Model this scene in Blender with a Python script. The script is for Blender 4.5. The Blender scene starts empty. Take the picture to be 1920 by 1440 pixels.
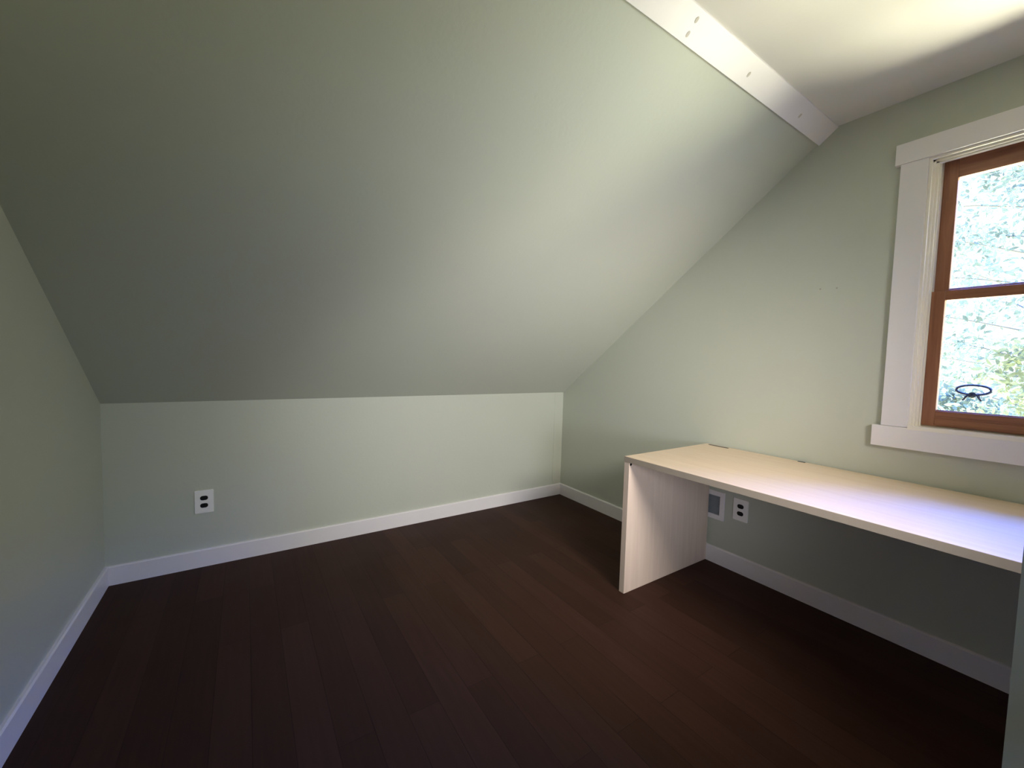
import bpy, bmesh, math, random
from mathutils import Vector, Matrix

S = bpy.context.scene
C = S.collection

# ------------------------------------------------------------------ camera
F_PX = 759.4134
CAM = Vector((0.6147, -2.8437, 1.2177))
YAW, PIT, ROL = 0.583, -0.0557, 0.0273
fw = Vector((math.sin(YAW)*math.cos(PIT), math.cos(YAW)*math.cos(PIT), math.sin(PIT)))
r0 = Vector((math.cos(YAW), -math.sin(YAW), 0)); u0 = r0.cross(fw)
rt = math.cos(ROL)*r0 + math.sin(ROL)*u0
up = -math.sin(ROL)*r0 + math.cos(ROL)*u0
cd = bpy.data.cameras.new('camera'); cam = bpy.data.objects.new('camera', cd); C.objects.link(cam)
M = Matrix((rt, up, -fw)).transposed().to_4x4(); M.translation = CAM
cam.matrix_world = M
cd.sensor_width = 36; cd.lens = F_PX/1920*36; cd.clip_start = 0.02
S.camera = cam

# ------------------------------------------------------------------ view
S.view_settings.view_transform = 'Standard'; S.view_settings.look = 'None'
S.view_settings.gamma = 1; S.view_settings.use_curve_mapping = False
S.view_settings.exposure = 0.0
S.cycles.use_denoising = True
S.cycles.max_bounces = 12; S.cycles.diffuse_bounces = 8
S.cycles.sample_clamp_indirect = 8

# ------------------------------------------------------------------ world: hazy sky and sunlit lawn, with the sky raised towards -y as added fill
# radiance by height above the horizon (sine of elevation), for the raised side and for the far side
RAISED_SIDE = {'below': (62, 57, 44), 'ground': (26, 25, 18.5), 'horizon': (4, 3.8, 3), 'mid': (3, 9, 54), 'top': (4, 11, 46)}   # below: added glow from straight down that lifts the ceiling
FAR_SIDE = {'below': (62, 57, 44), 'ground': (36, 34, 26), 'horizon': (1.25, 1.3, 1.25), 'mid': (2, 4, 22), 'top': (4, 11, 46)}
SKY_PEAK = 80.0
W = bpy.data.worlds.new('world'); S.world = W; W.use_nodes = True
nt = W.node_tree; nt.nodes.clear()
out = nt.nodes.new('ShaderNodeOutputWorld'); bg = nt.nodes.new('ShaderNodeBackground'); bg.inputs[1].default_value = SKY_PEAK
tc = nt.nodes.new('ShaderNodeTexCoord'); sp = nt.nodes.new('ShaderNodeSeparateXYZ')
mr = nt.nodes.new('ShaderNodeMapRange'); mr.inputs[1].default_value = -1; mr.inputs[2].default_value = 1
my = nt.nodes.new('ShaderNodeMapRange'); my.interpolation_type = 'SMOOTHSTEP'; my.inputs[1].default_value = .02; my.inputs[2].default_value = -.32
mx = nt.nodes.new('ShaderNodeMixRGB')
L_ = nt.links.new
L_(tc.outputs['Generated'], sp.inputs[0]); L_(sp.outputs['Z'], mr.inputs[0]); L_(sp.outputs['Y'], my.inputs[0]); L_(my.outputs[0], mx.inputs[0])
for k, side in ((1, FAR_SIDE), (2, RAISED_SIDE)):
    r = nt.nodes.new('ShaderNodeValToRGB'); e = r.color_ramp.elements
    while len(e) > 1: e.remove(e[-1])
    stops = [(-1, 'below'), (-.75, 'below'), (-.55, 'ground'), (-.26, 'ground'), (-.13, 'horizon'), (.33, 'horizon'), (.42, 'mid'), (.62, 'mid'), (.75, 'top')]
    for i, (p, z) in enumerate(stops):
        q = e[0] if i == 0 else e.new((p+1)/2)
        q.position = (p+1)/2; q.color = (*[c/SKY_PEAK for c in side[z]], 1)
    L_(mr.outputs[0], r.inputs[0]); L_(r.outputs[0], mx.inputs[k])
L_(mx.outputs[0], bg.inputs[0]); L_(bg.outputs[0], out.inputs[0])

# ------------------------------------------------------------------ dimensions (metres)
LX = 3.0581            # window wall plane
KH = 0.947             # knee wall height
SL = 0.7437            # slope of the ceiling
HC = 2.4156            # flat ceiling
YS = -(HC-KH)/SL       # where the slope meets the flat ceiling
YF = -3.64             # front wall (behind the camera)
BT, BH = 0.015, 0.1008
WY0, WY1 = -2.3262, -3.066   # window opening
WZ0, WZ1 = 0.975, 2.129
DX0, DX1 = 0.37, 1.20        # doorway in the front wall

LANDING = (2, 5, 9)      # unseen fill light added on the landing behind the camera
# light portal in the window opening, so that the sky is sampled through it
pl = bpy.data.lights.new('window_portal', 'AREA'); pl.shape = 'RECTANGLE'
pl.size = abs(WY1-WY0); pl.size_y = WZ1-WZ0; pl.cycles.is_portal = True
po = bpy.data.objects.new('window_portal', pl); C.objects.link(po)
po.location = (LX+0.13, (WY0+WY1)/2, (WZ0+WZ1)/2)
po.rotation_euler = Vector((-1, 0, 0)).to_track_quat('-Z', 'Z').to_euler()
# added fill beyond the doorway behind the camera, without a fixture
hl = bpy.data.lights.new('landing_fill', 'AREA'); hl.shape = 'RECTANGLE'; hl.size = .8; hl.size_y = .8
hl.energy = max(LANDING)+1e-9; hl.color = [c/hl.energy for c in LANDING]
ho = bpy.data.objects.new('landing_fill', hl); C.objects.link(ho)
ho.location = (.78, -4.75, 2.3); ho.rotation_euler = Vector((0, .8, -1)).to_track_quat('-Z', 'Y').to_euler()

# unseen fill spots added behind the camera, turned to the knee wall and desk
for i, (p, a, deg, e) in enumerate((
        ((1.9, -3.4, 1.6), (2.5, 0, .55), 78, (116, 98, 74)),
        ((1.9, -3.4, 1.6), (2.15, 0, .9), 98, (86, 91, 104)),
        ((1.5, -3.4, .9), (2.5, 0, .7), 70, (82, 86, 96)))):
    l = bpy.data.lights.new('fill_spot', 'SPOT'); l.energy = max(e); l.color = [c/max(e) for c in e]
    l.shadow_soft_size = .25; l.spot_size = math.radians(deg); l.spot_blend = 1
    o = bpy.data.objects.new('fill_spot', l); C.objects.link(o); o.location = p
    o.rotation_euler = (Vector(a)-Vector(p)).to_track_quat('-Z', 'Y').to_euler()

# ------------------------------------------------------------------ materials
def mat(name, col, rough=.5, spec=.5, noise=0, nscale=5, bump=0, bscale=200, metal=0):
    m = bpy.data.materials.new(name); m.use_nodes = True
    n = m.node_tree; b = n.nodes['Principled BSDF']
    b.inputs['Base Color'].default_value = (*col, 1); b.inputs['Roughness'].default_value = rough
    b.inputs['Specular IOR Level'].default_value = spec; b.inputs['Metallic'].default_value = metal
    t = n.nodes.new('ShaderNodeTexCoord')
    if noise:
        x = n.nodes.new('ShaderNodeTexNoise'); x.inputs['Scale'].default_value = nscale; x.inputs['Detail'].default_value = 4
        r = n.nodes.new('ShaderNodeMixRGB'); r.blend_type = 'MIX'
        r.inputs[1].default_value = (*[c*(1-noise) for c in col], 1); r.inputs[2].default_value = (*[min(1, c*(1+noise)) for c in col], 1)
        n.links.new(t.outputs['Object'], x.inputs['Vector']); n.links.new(x.outputs['Fac'], r.inputs[0]); n.links.new(r.outputs[0], b.inputs['Base Color'])
    if bump:
        y = n.nodes.new('ShaderNodeTexNoise'); y.inputs['Scale'].default_value = bscale; y.inputs['Detail'].default_value = 3
        bp = n.nodes.new('ShaderNodeBump'); bp.inputs['Strength'].default_value = bump; bp.inputs['Distance'].default_value = .002
        n.links.new(t.outputs['Object'], y.inputs['Vector']); n.links.new(y.outputs['Fac'], bp.inputs['Height']); n.links.new(bp.outputs[0], b.inputs['Normal'])
    return m
SAGE = mat('sage_paint', (.55, .575, .49), .55, .35, .02, 2.5, .25, 60)
CEIL = mat('ceiling_paint', (.78, .76, .71), .6, .3, .015, 2, .2, 60)
WHITE = mat('trim_paint', (.85, .815, .82), .4, .45, .02, 8, .15, 40)
CREAM = mat('jamb_paint', (.92, .87, .76), .35, .5, .02, 10)
PLATE = mat('outlet_plastic', (.93, .92, .89), .35, .5, .01, 20)
BLACK = mat('black_plastic', (.004, .004, .004), .5, .3, .1, 30)
DARKM = mat('dark_metal', (.02, .022, .024), .6, .3, .1, 30)
BRASS = mat('knob_metal', (.5, .48, .44), .3, .5, .05, 20, metal=1)
GRILL = mat('vent_enamel', (.26, .29, .31), .45, .4, .03, 20)
HOLE = mat('nail_filler', (.40, .40, .33), .7, .2, .1, 50)
BARK = mat('bark', (.05, .055, .045), .9, .1, .3, 12, .6, 30)
EDGE = mat('grey_brown_strip', (.36, .30, .24), .5, .3, .05, 30)
FILL = mat('board_filler', (.60, .56, .50), .6, .2, .1, 50)
SILL = mat('exterior_paint', (.6, .6, .58), .6, .3, .03, 8)

def wood(name, a, b_, axis, rough, scale, spec=.5, fine=1.0):
    m = bpy.data.materials.new(name); m.use_nodes = True
    n = m.node_tree; b = n.nodes['Principled BSDF']; b.inputs['Roughness'].default_value = rough
    b.inputs['Specular IOR Level'].default_value = spec
    t = n.nodes.new('ShaderNodeTexCoord'); mp = n.nodes.new('ShaderNodeMapping')
    s = [scale, scale, scale]; s[axis] = scale*.06; mp.inputs['Scale'].default_value = s
    x = n.nodes.new('ShaderNodeTexNoise'); x.inputs['Scale'].default_value = 1; x.inputs['Detail'].default_value = 6; x.inputs['Distortion'].default_value = .6
    r = n.nodes.new('ShaderNodeValToRGB'); r.color_ramp.elements[0].position = .3; r.color_ramp.elements[1].position = .72
    r.color_ramp.elements[0].color = (*a, 1); r.color_ramp.elements[1].color = (*b_, 1)
    n.links.new(t.outputs['Object'], mp.inputs[0]); n.links.new(mp.outputs[0], x.inputs['Vector']); n.links.new(x.outputs['Fac'], r.inputs[0]); n.links.new(r.outputs[0], b.inputs['Base Color'])
    return m
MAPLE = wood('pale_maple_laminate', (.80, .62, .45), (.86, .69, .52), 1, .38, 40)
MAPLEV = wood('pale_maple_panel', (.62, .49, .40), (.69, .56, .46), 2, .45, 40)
PINEX = wood('stained_sash_vertical', (.24, .095, .05), (.38, .17, .09), 2, .35, 60)
PINEY = wood('stained_sash_horizontal', (.24, .095, .05), (.38, .17, .09), 1, .35, 60)

def floor_mat():
    m = bpy.data.materials.new('dark_plank_floor'); m.use_nodes = True
    n = m.node_tree; b = n.nodes['Principled BSDF']; lk = n.links.new
    t = n.nodes.new('ShaderNodeTexCoord'); mp = n.nodes.new('ShaderNodeMapping')
    mp.inputs['Rotation'].default_value = (0, 0, math.radians(90)); mp.inputs['Location'].default_value = (.31, .048, 0)
    br = n.nodes.new('ShaderNodeTexBrick'); br.offset = .37; br.offset_frequency = 2
    br.inputs['Scale'].default_value = 1; br.inputs['Brick Width'].default_value = 1.15; br.inputs['Row Height'].default_value = .112
    br.inputs['Mortar Size'].default_value = .0012; br.inputs['Mortar Smooth'].default_value = .2
    br.inputs['Color1'].default_value = (.040, .017, .011, 1); br.inputs['Color2'].default_value = (.055, .024, .016, 1); br.inputs['Mortar'].default_value = (.026, .011, .008, 1)
    m2 = n.nodes.new('ShaderNodeMapping'); m2.inputs['Scale'].default_value = (60, 3, 1)
    x = n.nodes.new('ShaderNodeTexNoise'); x.inputs['Scale'].default_value = 1; x.inputs['Detail'].default_value = 6
    mm = n.nodes.new('ShaderNodeMixRGB'); mm.blend_type = 'MULTIPLY'; mm.inputs[0].default_value = .6
    rr = n.nodes.new('ShaderNodeValToRGB'); rr.color_ramp.elements[0].color = (.55, .55, .55, 1); rr.color_ramp.elements[1].color = (1.3, 1.3, 1.3, 1)
    lk(t.outputs['Object'], mp.inputs[0]); lk(mp.outputs[0], br.inputs['Vector']); lk(t.outputs['Object'], m2.inputs[0]); lk(m2.outputs[0], x.inputs['Vector'])
    lk(x.outputs['Fac'], rr.inputs[0]); lk(br.outputs['Color'], mm.inputs[1]); lk(rr.outputs[0], mm.inputs[2]); lk(mm.outputs[0], b.inputs['Base Color'])
    n2 = n.nodes.new('ShaderNodeTexNoise'); n2.inputs['Scale'].default_value = 3
    r2 = n.nodes.new('ShaderNodeMapRange'); r2.inputs[3].default_value = .42; r2.inputs[4].default_value = .6
    lk(t.outputs['Object'], n2.inputs['Vector']); lk(n2.outputs['Fac'], r2.inputs[0]); lk(r2.outputs[0], b.inputs['Roughness'])
    b.inputs['Specular IOR Level'].default_value = .09
    bp = n.nodes.new('ShaderNodeBump'); bp.inputs['Strength'].default_value = .3; bp.inputs['Distance'].default_value = .001; bp.invert = True
    lk(br.outputs['Fac'], bp.inputs['Height']); lk(bp.outputs[0], b.inputs['Normal'])
    return m
FLOOR = floor_mat()

def glass_mat():
    m = bpy.data.materials.new('window_glass'); m.use_nodes = True
    n = m.node_tree; n.nodes.clear()
    o = n.nodes.new('ShaderNodeOutputMaterial'); t = n.nodes.new('ShaderNodeBsdfTransparent'); gl = n.nodes.new('ShaderNodeBsdfGlossy')
    t.inputs[0].default_value = (.96, .98, .97, 1); gl.inputs['Roughness'].default_value = .01
    f = n.nodes.new('ShaderNodeFresnel'); f.inputs[0].default_value = 1.25
    x = n.nodes.new('ShaderNodeMixShader')
    n.links.new(f.outputs[0], x.inputs[0]); n.links.new(t.outputs[0], x.inputs[1]); n.links.new(gl.outputs[0], x.inputs[2]); n.links.new(x.outputs[0], o.inputs[0])
    return m
GLASS = glass_mat()

def leaf_mat(name, c):
    m = bpy.data.materials.new(name); m.use_nodes = True
    n = m.node_tree; n.nodes.clear()
    o = n.nodes.new('ShaderNodeOutputMaterial'); d = n.nodes.new('ShaderNodeBsdfDiffuse'); t = n.nodes.new('ShaderNodeBsdfTranslucent'); x = n.nodes.new('ShaderNodeMixShader'); x.inputs[0].default_value = .45
    tc = n.nodes.new('ShaderNodeTexCoord'); nz = n.nodes.new('ShaderNodeTexNoise'); nz.inputs['Scale'].default_value = 2.2
    r = n.nodes.new('ShaderNodeValToRGB'); r.color_ramp.elements[0].color = (*[k*.6 for k in c], 1); r.color_ramp.elements[1].color = (*[k*1.5 for k in c], 1)
    r.color_ramp.elements[0].position = .35; r.color_ramp.elements[1].position = .65
    lk = n.links.new
    lk(tc.outputs['Object'], nz.inputs[0]); lk(nz.outputs['Fac'], r.inputs[0]); lk(r.outputs[0], d.inputs[0]); lk(r.outputs[0], t.inputs[0])
    lk(d.outputs[0], x.inputs[1]); lk(t.outputs[0], x.inputs[2]); lk(x.outputs[0], o.inputs[0])
    return m

# ------------------------------------------------------------------ helpers
def obj(name, bm, m, parent=None, smooth=False, kind=None, bevel=0):
    bmesh.ops.recalc_face_normals(bm, faces=bm.faces)
    me = bpy.data.meshes.new(name); bm.to_mesh(me); bm.free()
    me.materials.append(m)
    if smooth:
        for p in me.polygons: p.use_smooth = True
    o = bpy.data.objects.new(name, me); C.objects.link(o)
    if parent: o.parent = parent
    if kind: o['kind'] = kind
    if bevel:
        b = o.modifiers.new('bevel', 'BEVEL'); b.width = bevel; b.segments = 2; b.limit_method = 'ANGLE'
    return o
def box(bm, x0, x1, y0, y1, z0, z1):
    x0, x1 = sorted((x0, x1)); y0, y1 = sorted((y0, y1)); z0, z1 = sorted((z0, z1))
    v = [bm.verts.new(p) for p in ((x0,y0,z0),(x1,y0,z0),(x1,y1,z0),(x0,y1,z0),(x0,y0,z1),(x1,y0,z1),(x1,y1,z1),(x0,y1,z1))]
    for f in ((0,3,2,1),(4,5,6,7),(0,1,5,4),(1,2,6,5),(2,3,7,6),(3,0,4,7)): bm.faces.new([v[i] for i in f])
    return bm
def BX(*a): return box(bmesh.new(), *a)
def prism_x(bm, poly, x0, x1):
    """extrude a (y,z) polygon from x0 to x1"""
    a = [bm.verts.new((x0, y, z)) for y, z in poly]; b = [bm.verts.new((x1, y, z)) for y, z in poly]
    bm.faces.new(a); bm.faces.new(b[::-1]); n = len(poly)
    for i in range(n): bm.faces.new((a[i], b[i], b[(i+1) % n], a[(i+1) % n]))
    return bm
def tube(bm, pts, r, seg=10, closed=False):
    rings = []; n = len(pts)
    for i, p in enumerate(pts):
        a = pts[(i-1) % n] if closed or i else pts[0]; b = pts[(i+1) % n] if closed or i < n-1 else pts[-1]
        d = (Vector(b)-Vector(a)).normalized(); s = d.cross(Vector((0, 0, 1)) if abs(d.z) < .9 else Vector((1, 0, 0))).normalized(); t = d.cross(s)
        rr = r[i] if isinstance(r, (list, tuple)) else r
        rings.append([bm.verts.new(Vector(p)+rr*(math.cos(2*math.pi*k/seg)*s+math.sin(2*math.pi*k/seg)*t)) for k in range(seg)])
    for i in range(n if closed else n-1):
        A, B = rings[i], rings[(i+1) % n]
        for k in range(seg): bm.faces.new((A[k], A[(k+1) % seg], B[(k+1) % seg], B[k]))
    if not closed: bm.faces.new(rings[0]); bm.faces.new(rings[-1][::-1])
    return bm
def thing(name, label, cat, loc=(0, 0, 0), group=None):
    o = bpy.data.objects.new(name, None); C.objects.link(o); o.location = loc; o.empty_display_size = .1
    o['label'] = label; o['category'] = cat
    if group: o['group'] = group
    return o

# ------------------------------------------------------------------ room shell
T = .14
obj('floor', BX(-T, LX+T, YF-2.2, T, -.12, 0), FLOOR, kind='structure')
obj('wall_back', BX(0, LX, 0, T, 0, KH+.1), SAGE, kind='structure')
# left wall, front wall with the doorway, landing walls
prof = [(0, 0), (0, KH), (YS, HC), (YF, HC), (YF, 0)]
obj('wall_left', prism_x(bmesh.new(), prof, -T, 0), SAGE, kind='structure')
w = prism_x(bmesh.new(), [(0, 0), (0, KH), (YS, HC), (WY0, HC), (WY0, 0)], LX, LX+T)
box(w, LX, LX+T, WY1, WY0, 0, WZ0-.02); box(w, LX, LX+T, WY1, WY0, WZ1, HC); box(w, LX, LX+T, YF, WY1, 0, HC)
WR = obj('wall_right', w, SAGE, kind='structure')
for y, z in ((-1.959, 1.627), (-2.028, 1.623)):
    b = bmesh.new(); tube(b, [(LX-.0006, y, z), (LX+.002, y, z)], .0042, 12); obj('nail_hole', b, HOLE, WR)
w = BX(-T, DX0, YF-.12, YF, 0, HC); box(w, DX1, LX+T, YF-.12, YF, 0, HC); box(w, DX0, DX1, YF-.12, YF, 2.06, HC)
obj('wall_front', w, SAGE, kind='structure')
w = BX(-.25, -.1, YF-2.2, YF-.12, 0, HC); box(w, 1.75, 1.9, YF-2.2, YF-.12, 0, HC); box(w, -.25, 1.9, YF-2.3, YF-2.2, 0, HC)
obj('wall_landing', w, SAGE, kind='structure')
obj('ceiling', BX(-.25, LX+T, YF-2.3, YS, HC, HC+.12), CEIL, kind='structure')
n = Vector((0, SL, 1)).normalized()*.14
b = prism_x(bmesh.new(), [(T, KH-T*SL+.0), (YS, HC), (YS, HC+.2), (T, KH-T*SL+.2)], -T, LX+T)
obj('ceiling_slope', b, SAGE, kind='structure')

# baseboards
def bprof(bm, axis, wall, sgn, a, b):
    """board with an eased top edge; wall = coordinate of the wall face"""
    pr = [(0, 0), (BT, 0), (BT, BH-.006), (BT-.005, BH), (0, BH)]
    va, vb = [], []
    for t, z in pr:
        q = wall+sgn*t
        va.append(bm.verts.new((q, a, z) if axis == 'y' else (a, q, z))); vb.append(bm.verts.new((q, b, z) if axis == 'y' else (b, q, z)))
    bm.faces.new(va); bm.faces.new(vb[::-1])
    for i in range(5): bm.faces.new((va[i], vb[i], vb[(i+1) % 5], va[(i+1) % 5]))
    return bm
obj('baseboard_left', bprof(bmesh.new(), 'y', 0, 1, YF, -BT), WHITE, kind='structure')
obj('baseboard_back', bprof(bmesh.new(), 'x', 0, -1, 0, LX), WHITE, kind='structure')
obj('baseboard_right', bprof(bmesh.new(), 'y', LX, -1, YF, -BT), WHITE, kind='structure')
obj('baseboard_front', bprof(bprof(bmesh.new(), 'x', YF, 1, BT, DX0-.09), 'x', YF, 1, DX1+.09, LX-BT), WHITE, kind='structure')

# flat board nailed over the joint of slope and ceiling
y1 = YS+.0713; ny, nz = .5967, .8025
def on_slope(x, y, off): return (x, y-ny*off, KH-SL*y-nz*off)
b = bmesh.new(); th = .013
pr = [(y1, KH-SL*y1), (y1-ny*th, KH-SL*y1-nz*th), (YS-ny*th-.006, HC-nz*th+.0045), (YS-ny*th-.006, HC), (YS, HC)]
prism_x(b, pr, 0.0, LX)
BD = obj('trim_1', b, WHITE, kind='structure', bevel=.001)
for x, y in ((1.907, -1.925), (1.905, -1.958), (2.290, -1.938), (2.748, -1.938), (1.30, -1.938), (.80, -1.94), (.25, -1.938)):
    b = bmesh.new(); p = Vector(on_slope(x, y, th)); d = Vector((0, -ny, -nz))
    tube(b, [p-d*.003, p+d*.0006], .0062, 12)
    for v in b.verts: v.co = p + (v.co-p)*1.0 + Vector((0, (v.co.y-p.y)*.55, (v.co.z-p.z)*.55))*(1 if abs(v.co.x-p.x) < .006 else .3)
    obj('nail_head', b, FILL, BD)
# flat filler strip in the knee wall beside the window wall
obj('trim_2', BX(2.961, LX, -.0016, 0, BH, KH), SAGE, kind='structure')

# ------------------------------------------------------------------ window
WN = obj('window_1', box(box(box(box(BX(LX-.002, LX+T, WY0, WY0-.008, WZ0, WZ1), LX-.002, LX+T, WY1, WY1+.008, WZ0, WZ1), LX-.002, LX+T, WY1, WY0, WZ1-.008, WZ1+.0), LX+.0, LX+T+.05, WY1, WY0, WZ0-.02, WZ0+.004), LX+.045, LX+.10, WY1, WY0, WZ0, .9895), CREAM, kind='structure')
CT = .02
CL = .0895
obj('side_casing', BX(LX-CT, LX, WY0, WY0+CL, WZ0, WZ1), WHITE, WN, bevel=.0015)
obj('side_casing', BX(LX-CT, LX, WY1-CL, WY1, WZ0, WZ1), WHITE, WN, bevel=.0015)
obj('head_casing', BX(LX-CT-.005, LX, WY0+.108, WY1-.108, WZ1, 2.2175), WHITE, WN, bevel=.0015)
obj('apron', BX(LX-CT-.005, LX, WY0+.119, WY1-.119, .880, .974), WHITE, WN, bevel=.0015)
obj('stool', BX(LX-CT-.006, LX+.05, WY0-.001, WY1+.001, .968, .985), CREAM, WN, bevel=.001)
# stepped stops round the opening: three steps a side
def stop_profile(y, s):
    bm = bmesh.new()
    for k, (d, x0, x1) in enumerate(((.010, -.012, .012), (.018, .004, .022), (.026, .014, .032), )):
        box(bm, LX+x0, LX+x1, y, y-s*d, WZ0+.006, WZ1-.008)
    box(bm, LX+.03, LX+.075, y, y-s*.031, WZ0+.006, WZ1-.008)
    return bm
obj('window_stop', stop_profile(WY0, 1), CREAM, WN, bevel=.0008)
obj('window_stop', stop_profile(WY1, -1), CREAM, WN, bevel=.0008)
bm = bmesh.new()
for d, x0, x1 in ((.010, -.012, .012), (.018, .004, .022), (.024, .014, .032)): box(bm, LX+x0, LX+x1, WY1, WY0, WZ1-d, WZ1)
obj('window_stop', bm, CREAM, WN, bevel=.0008)
YL, YR = WY0-.031, WY1+.031     # sash side faces
def sash(x0, x1, z0, z1, stile, bot, top, name, yl, yr):
    bm = bmesh.new()
    box(bm, x0, x1, yl, yl-stile, z0, z1); box(bm, x0, x1, yr, yr+stile, z0, z1)
    s = obj(name, bm, PINEX, WN, bevel=.002)
    bm = BX(x0+.0005, x1-.0005, yl-stile, yr+stile, z0, z0+bot); box(bm, x0+.0005, x1-.0005, yl-stile, yr+stile, z1-top, z1)
    # glazing bead inside the frame
    if bot > .05: box(bm, x0-.004, x0+.0005, yl-stile, yr+stile, z0+.004, z0+bot*.52); box(bm, x0-.002, x0+.0005, yl-stile, yr+stile, z0+bot*.66, z0+bot-.004)
    box(bm, x0+.008, x0+.014, yl-stile, yr+stile, z0+bot, z0+bot+.004)
    obj('sash_rail', bm, PINEY, s, bevel=.0015)
    obj('pane', BX((x0+x1)/2-.002, (x0+x1)/2+.002, yl-stile-.0, yr+stile+.0, z0+bot, z1-top), GLASS, s)
    return s
s1 = sash(LX+.032, LX+.066, .990, 1.566, .042, .066, .040, 'lower_sash', YL, YR)
s2 = sash(LX+.070, LX+.104, 1.530, 2.1205, .044, .046, .078, 'upper_sash', WY0-.031, WY1+.031)
# sash lock on the meeting rail
b = BX(LX+.036, LX+.062, -2.72, -2.67, 1.566, 1.574); tube(b, [(LX+.049, -2.695, 1.574), (LX+.049, -2.695, 1.585)], .009, 12); box(b, LX+.045, LX+.053, -2.70, -2.66, 1.584, 1.590)
obj('sash_lock', b, BRASS, s1)

# ------------------------------------------------------------------ open door at the right edge of the view
DT = .035
dx = 1.195
bm = bmesh.new()
ye, yh = -2.8045, YF+.02
box(bm, dx-DT+.006, dx-.006, ye, yh, .012, 2.03)
for (a, b_, c, d) in ((ye, ye-.115, .012, 2.03), (yh+.115, yh, .012, 2.03), (ye-.115, yh+.115, .012, .23), (ye-.115, yh+.115, .86, 1.06), (ye-.115, yh+.115, 1.91, 2.03), ):
    box(bm, dx-DT, dx-DT+.006, a, b_, c, d); box(bm, dx-.006, dx, a, b_, c, d)
D = obj('door_1', bm, WHITE, kind='structure')
b = bmesh.new(); yk = ye-.065
tube(b, [(dx-DT, yk, .96), (dx-DT-.008, yk, .96), (dx-DT-.009, yk, .96), (dx-DT-.035, yk, .96), (dx-DT-.04, yk, .96), (dx-DT-.055, yk, .96), (dx-DT-.062, yk, .96)], [.03, .03, .011, .011, .026, .027, .015], 20)
obj('door_knob', b, BRASS, D, smooth=False)
b = BX(DX0-.07, DX0, YF, YF+.018, 0, 2.13); box(b, DX1, DX1+.07, YF, YF+.018, 0, 2.13); box(b, DX0-.07, DX1+.07, YF, YF+.018, 2.06, 2.13)
obj('trim_3', b, WHITE, kind='structure')

# ------------------------------------------------------------------ desk
dz = .735; x0 = LX-.7726; x1 = LX-.012; y0 = -1.4089; y1 = y0-1.83; tt = .029; pt = .034
dk = thing('desk', 'long pale maple desk with slab ends pushed against the window wall', 'desk', ((x0+x1)/2, (y0+y1)/2, 0))
def pk(name, bm, m, bevel=0):
    o = obj(name, bm, m, dk, bevel=bevel); o.matrix_parent_inverse = Matrix.Translation(-Vector(dk.location)); return o
# top with the cable slot cut at the rear left corner and a notch in the back edge
bm = bmesh.new()
gy0, gy1, gx0, gx1 = -1.438, -1.560, x1-.034, x1-.014
ny0, ny1, nx0 = -1.918, -1.952, x1-.016
xs = sorted([x0, gx0, gx1, nx0, x1]); ys = sorted([y0, gy0, gy1, ny0, ny1, y1])
def solid(xa, xb, ya, yb):
    xm, ym = (xa+xb)/2, (ya+yb)/2
    if gx0 < xm < gx1 and gy1 < ym < gy0: return False
    if xm > nx0 and ny1 < ym < ny0: return False
    return True
V = {}
def vv(i, j, k):
    if (i, j, k) not in V: V[i, j, k] = bm.verts.new((xs[i], ys[j], (dz-tt, dz)[k]))
    return V[i, j, k]
cells = {(i, j) for i in range(len(xs)-1) for j in range(len(ys)-1) if solid(xs[i], xs[i+1], ys[j], ys[j+1])}
for i, j in cells:
    for k in (0, 1): bm.faces.new([vv(i, j, k), vv(i+1, j, k), vv(i+1, j+1, k), vv(i, j+1, k)])
    for di, dj, a, b_ in ((-1, 0, (i, j), (i, j+1)), (1, 0, (i+1, j), (i+1, j+1)), (0, -1, (i, j), (i+1, j)), (0, 1, (i, j+1), (i+1, j+1))):
        if (i+di, j+dj) not in cells: bm.faces.new([vv(*a, 0), vv(*b_, 0), vv(*b_, 1), vv(*a, 1)])
pk('desk_top', bm, MAPLE, .0012)
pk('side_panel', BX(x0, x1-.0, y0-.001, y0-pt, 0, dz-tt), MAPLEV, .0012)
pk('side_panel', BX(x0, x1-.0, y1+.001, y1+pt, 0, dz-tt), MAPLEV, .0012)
o = pk('cable_slot', BX(gx0+.001, gx1-.001, gy0-.001, gy1+.001, dz-.012, dz+.0006), BLACK); o['label'] = 'black cable slot insert'
o = pk('cable_slot', BX(nx0+.001, x1-.001, ny0-.001, ny1+.001, dz-.012, dz+.0006), BLACK); o['label'] = 'small dark notch in the rear edge'
b = bmesh.new(); tube(b, [(x0+.012, y0-pt+.003, .696), (x0+.012, y0-pt-.0012, .696)], .0075, 14)
pk('front_strip', BX(x0-.0015, x0-.0001, y0, y1, dz-tt, dz-.001), EDGE)['label'] = 'grey brown edge strip'  # darker strip laid along the front edge of the top
o = pk('cam_lock', b, BLACK); o['label'] = 'small dark fixing hole'

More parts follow.
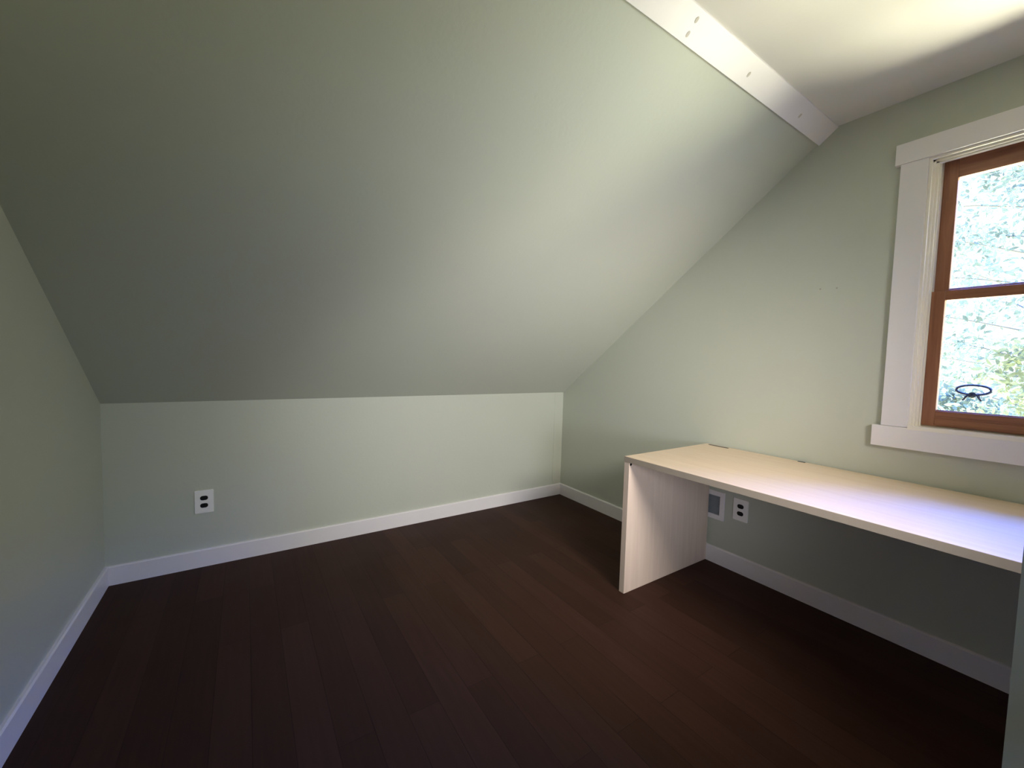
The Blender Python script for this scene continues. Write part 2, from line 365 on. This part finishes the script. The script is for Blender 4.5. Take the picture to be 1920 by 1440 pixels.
# ------------------------------------------------------------------ outlets
def rounded(bm, w_, h_, r, t, to, c=(0, 0), n=5):
    pts = []
    for cx, cy, a0 in ((w_/2-r, h_/2-r, 0), (-w_/2+r, h_/2-r, 90), (-w_/2+r, -h_/2+r, 180), (w_/2-r, -h_/2+r, 270)):
        for k in range(n+1):
            a = math.radians(a0+90*k/n); pts.append((c[0]+cx+r*math.cos(a), c[1]+cy+r*math.sin(a)))
    A = [bm.verts.new(to(u, v, 0)) for u, v in pts]
    B = [bm.verts.new(to(u, v, t)) for u, v in pts]
    bm.faces.new(A[::-1]); bm.faces.new(B); n_ = len(pts)
    for i in range(n_): bm.faces.new((A[i], A[(i+1) % n_], B[(i+1) % n_], B[i]))
    return bm
def outlet(loc, rz, label):
    t = thing('wall_outlet', label, 'outlet', loc, 'wall outlets'); t.rotation_euler = (0, 0, rz)
    to = lambda u, v, d: (u, -d, v)          # local: faces -y
    obj('plate', rounded(bmesh.new(), .087, .131, .005, .006, to), PLATE, t, bevel=.0015)
    for s in (-1, 1):
        o = obj('socket', rounded(bmesh.new(), .036, .025, .0115, .0075, to, (0, s*.0215)), BLACK, t, bevel=.0005)
        o['label'] = 'black socket face'
        b = bmesh.new()
        for u in (-.0065, .0065): box(b, u-.001, u+.001, -.0079, -.0075, s*.0215-.001, s*.0215+.007)
        obj('socket_slots', b, DARKM, o)
    for v in (0,):
        b = bmesh.new(); tube(b, [(0, -.0055, v), (0, -.0072, v)], .0028, 12); obj('screw', b, PLATE, t)
    return t
outlet((.4130, 0, .3745), 0, 'white outlet with black sockets on the low knee wall at left')
outlet((LX, -1.635, .3765), -math.pi/2, 'white outlet with black sockets below the desk beside the wall vent')

# ------------------------------------------------------------------ vent
vn = thing('wall_vent', 'pale framed grey wall vent under the desk beside the desk end', 'vent', (LX, -1.388, .361))
vn.rotation_euler = (0, 0, -math.pi/2)
wv, hv = .304, .176
fw_ = .029
b = bmesh.new()
box(b, -wv/2, wv/2, -.009, 0, hv/2-fw_, hv/2); box(b, -wv/2, wv/2, -.009, 0, -hv/2, -hv/2+fw_)
box(b, -wv/2, -wv/2+fw_, -.009, 0, -hv/2+fw_, hv/2-fw_); box(b, wv/2-fw_, wv/2, -.009, 0, -hv/2+fw_, hv/2-fw_)
obj('vent_frame', b, WHITE, vn, bevel=.0015)
b = BX(-wv/2+fw_, wv/2-fw_, -.001, 0, -hv/2+fw_, hv/2-fw_)
for k in range(13):
    z = -hv/2+fw_+.006+k*.0088
    prism_x(b, [(-.001, z), (-.0055, z-.004), (-.0055, z-.0048), (-.001, z-.001)], -wv/2+fw_, wv/2-fw_)
obj('louvres', b, GRILL, vn)

# ------------------------------------------------------------------ dark ring on two prongs, fixed to the outside of the lower pane
rg = thing('ring_hanger', 'dark wire ring with two short prongs low on the lower window pane', 'hanger', (LX+.058, -2.497, 1.147))
b = bmesh.new(); N = 40
R1, R2 = .0485, .0195
tube(b, [(.004+.016*(1+math.sin(2*math.pi*k/N))/2, R1*math.cos(2*math.pi*k/N), .004+R2*math.sin(2*math.pi*k/N)) for k in range(N)], .0048, 8, True)
obj('ring', b, DARKM, rg, smooth=True)
for s, e in ((1, .030), (-1, -.026)):
    b = bmesh.new(); tube(b, [(.004, s*.012, -.015), (.002, s*.018, -.026), (.002, s*.013+e*.45, -.040)], [.0046, .0042, .0036], 8); obj('prong', b, DARKM, rg, smooth=True)
b = bmesh.new(); tube(b, [(-.0065, 0, -.016), (-.003, 0, -.016), (.006, 0, -.016), (.008, 0, -.016)], [.012, .011, .008, .004], 14); obj('suction_cup', b, DARKM, rg, smooth=True)

# ------------------------------------------------------------------ trees outside
def tree(name, label, loc, h0, h1, rad, nleaf, size, lm, seed, conifer=False):
    random.seed(seed)
    t = thing(name, label, 'tree', loc, 'trees outside the window')
    b = bmesh.new(); pts = []; rr = []
    for k in range(9):
        f = k/8; pts.append((.12*math.sin(f*5+seed), .12*math.cos(f*4+seed), f*h1*.93)); rr.append(.11*(1-f)+.02)
    tube(b, pts, rr, 8); obj('trunk', b, BARK, t, smooth=True)
    b = bmesh.new(); lv = bmesh.new()
    nb = 34
    for i in range(nb):
        f = (i+.5)/nb; z = h0+(h1-h0)*f
        r = rad*((1-f)**.7 if conifer else math.sin(math.pi*min(1, .12+.86*f))**.6)
        a = i*2.399+seed
        d = Vector((math.cos(a), math.sin(a), .25 if not conifer else -.12))
        base = Vector((0, 0, z-.15)); tip = base+d*r
        mid = (base+tip)/2+Vector((0, 0, .08))
        tube(b, [base, mid, tip], [.018, .010, .004], 5)
        for _ in range(nleaf//nb):
            s = random.random()**.6; c = base.lerp(tip, .15+.85*s)+Vector((random.gauss(0, .13), random.gauss(0, .13), random.gauss(0, .13)))*rad*.9
            nrm = Vector((random.gauss(0, 1), random.gauss(0, 1), random.gauss(.5, 1))).normalized()
            q = nrm.orthogonal().normalized(); q = Matrix.Rotation(random.random()*6.28, 3, nrm) @ q; w = nrm.cross(q)
            L2 = size*(.6+.8*random.random()); W2 = L2*.42
            vs = [lv.verts.new(c+q*L2*u+w*W2*v+nrm*zz*L2) for u, v, zz in ((-1, 0, 0), (-.3, -1, .12), (.5, -.8, .1), (1.1, 0, -.1), (.5, .8, .1), (-.3, 1, .12))]
            lv.faces.new(vs)
    obj('branches', b, BARK, t)
    obj('foliage', lv, lm, t)
    return t
G1 = leaf_mat('blue_green_leaves', (.070, .098, .078)); G2 = leaf_mat('yellow_green_leaves', (.092, .110, .055)); G3 = leaf_mat('mid_green_leaves', (.075, .10, .062))
GZ = -3.4
tree('tree', 'tall blue green tree seen through the upper window pane', (14.2, -1.75, GZ), 3.6, 10.2, 2.3, 9000, .06, G1, 3)
tree('tree', 'yellow green leafy tree at the right of the lower window pane', (7.3, -2.55, GZ), 2.3, 5.25, .8, 5200, .036, G2, 8)
tree('tree', 'low mid green bushy tree filling the bottom of the lower window pane', (10.2, -1.35, GZ), 1.0, 4.35, 1.15, 6000, .045, G3, 12)
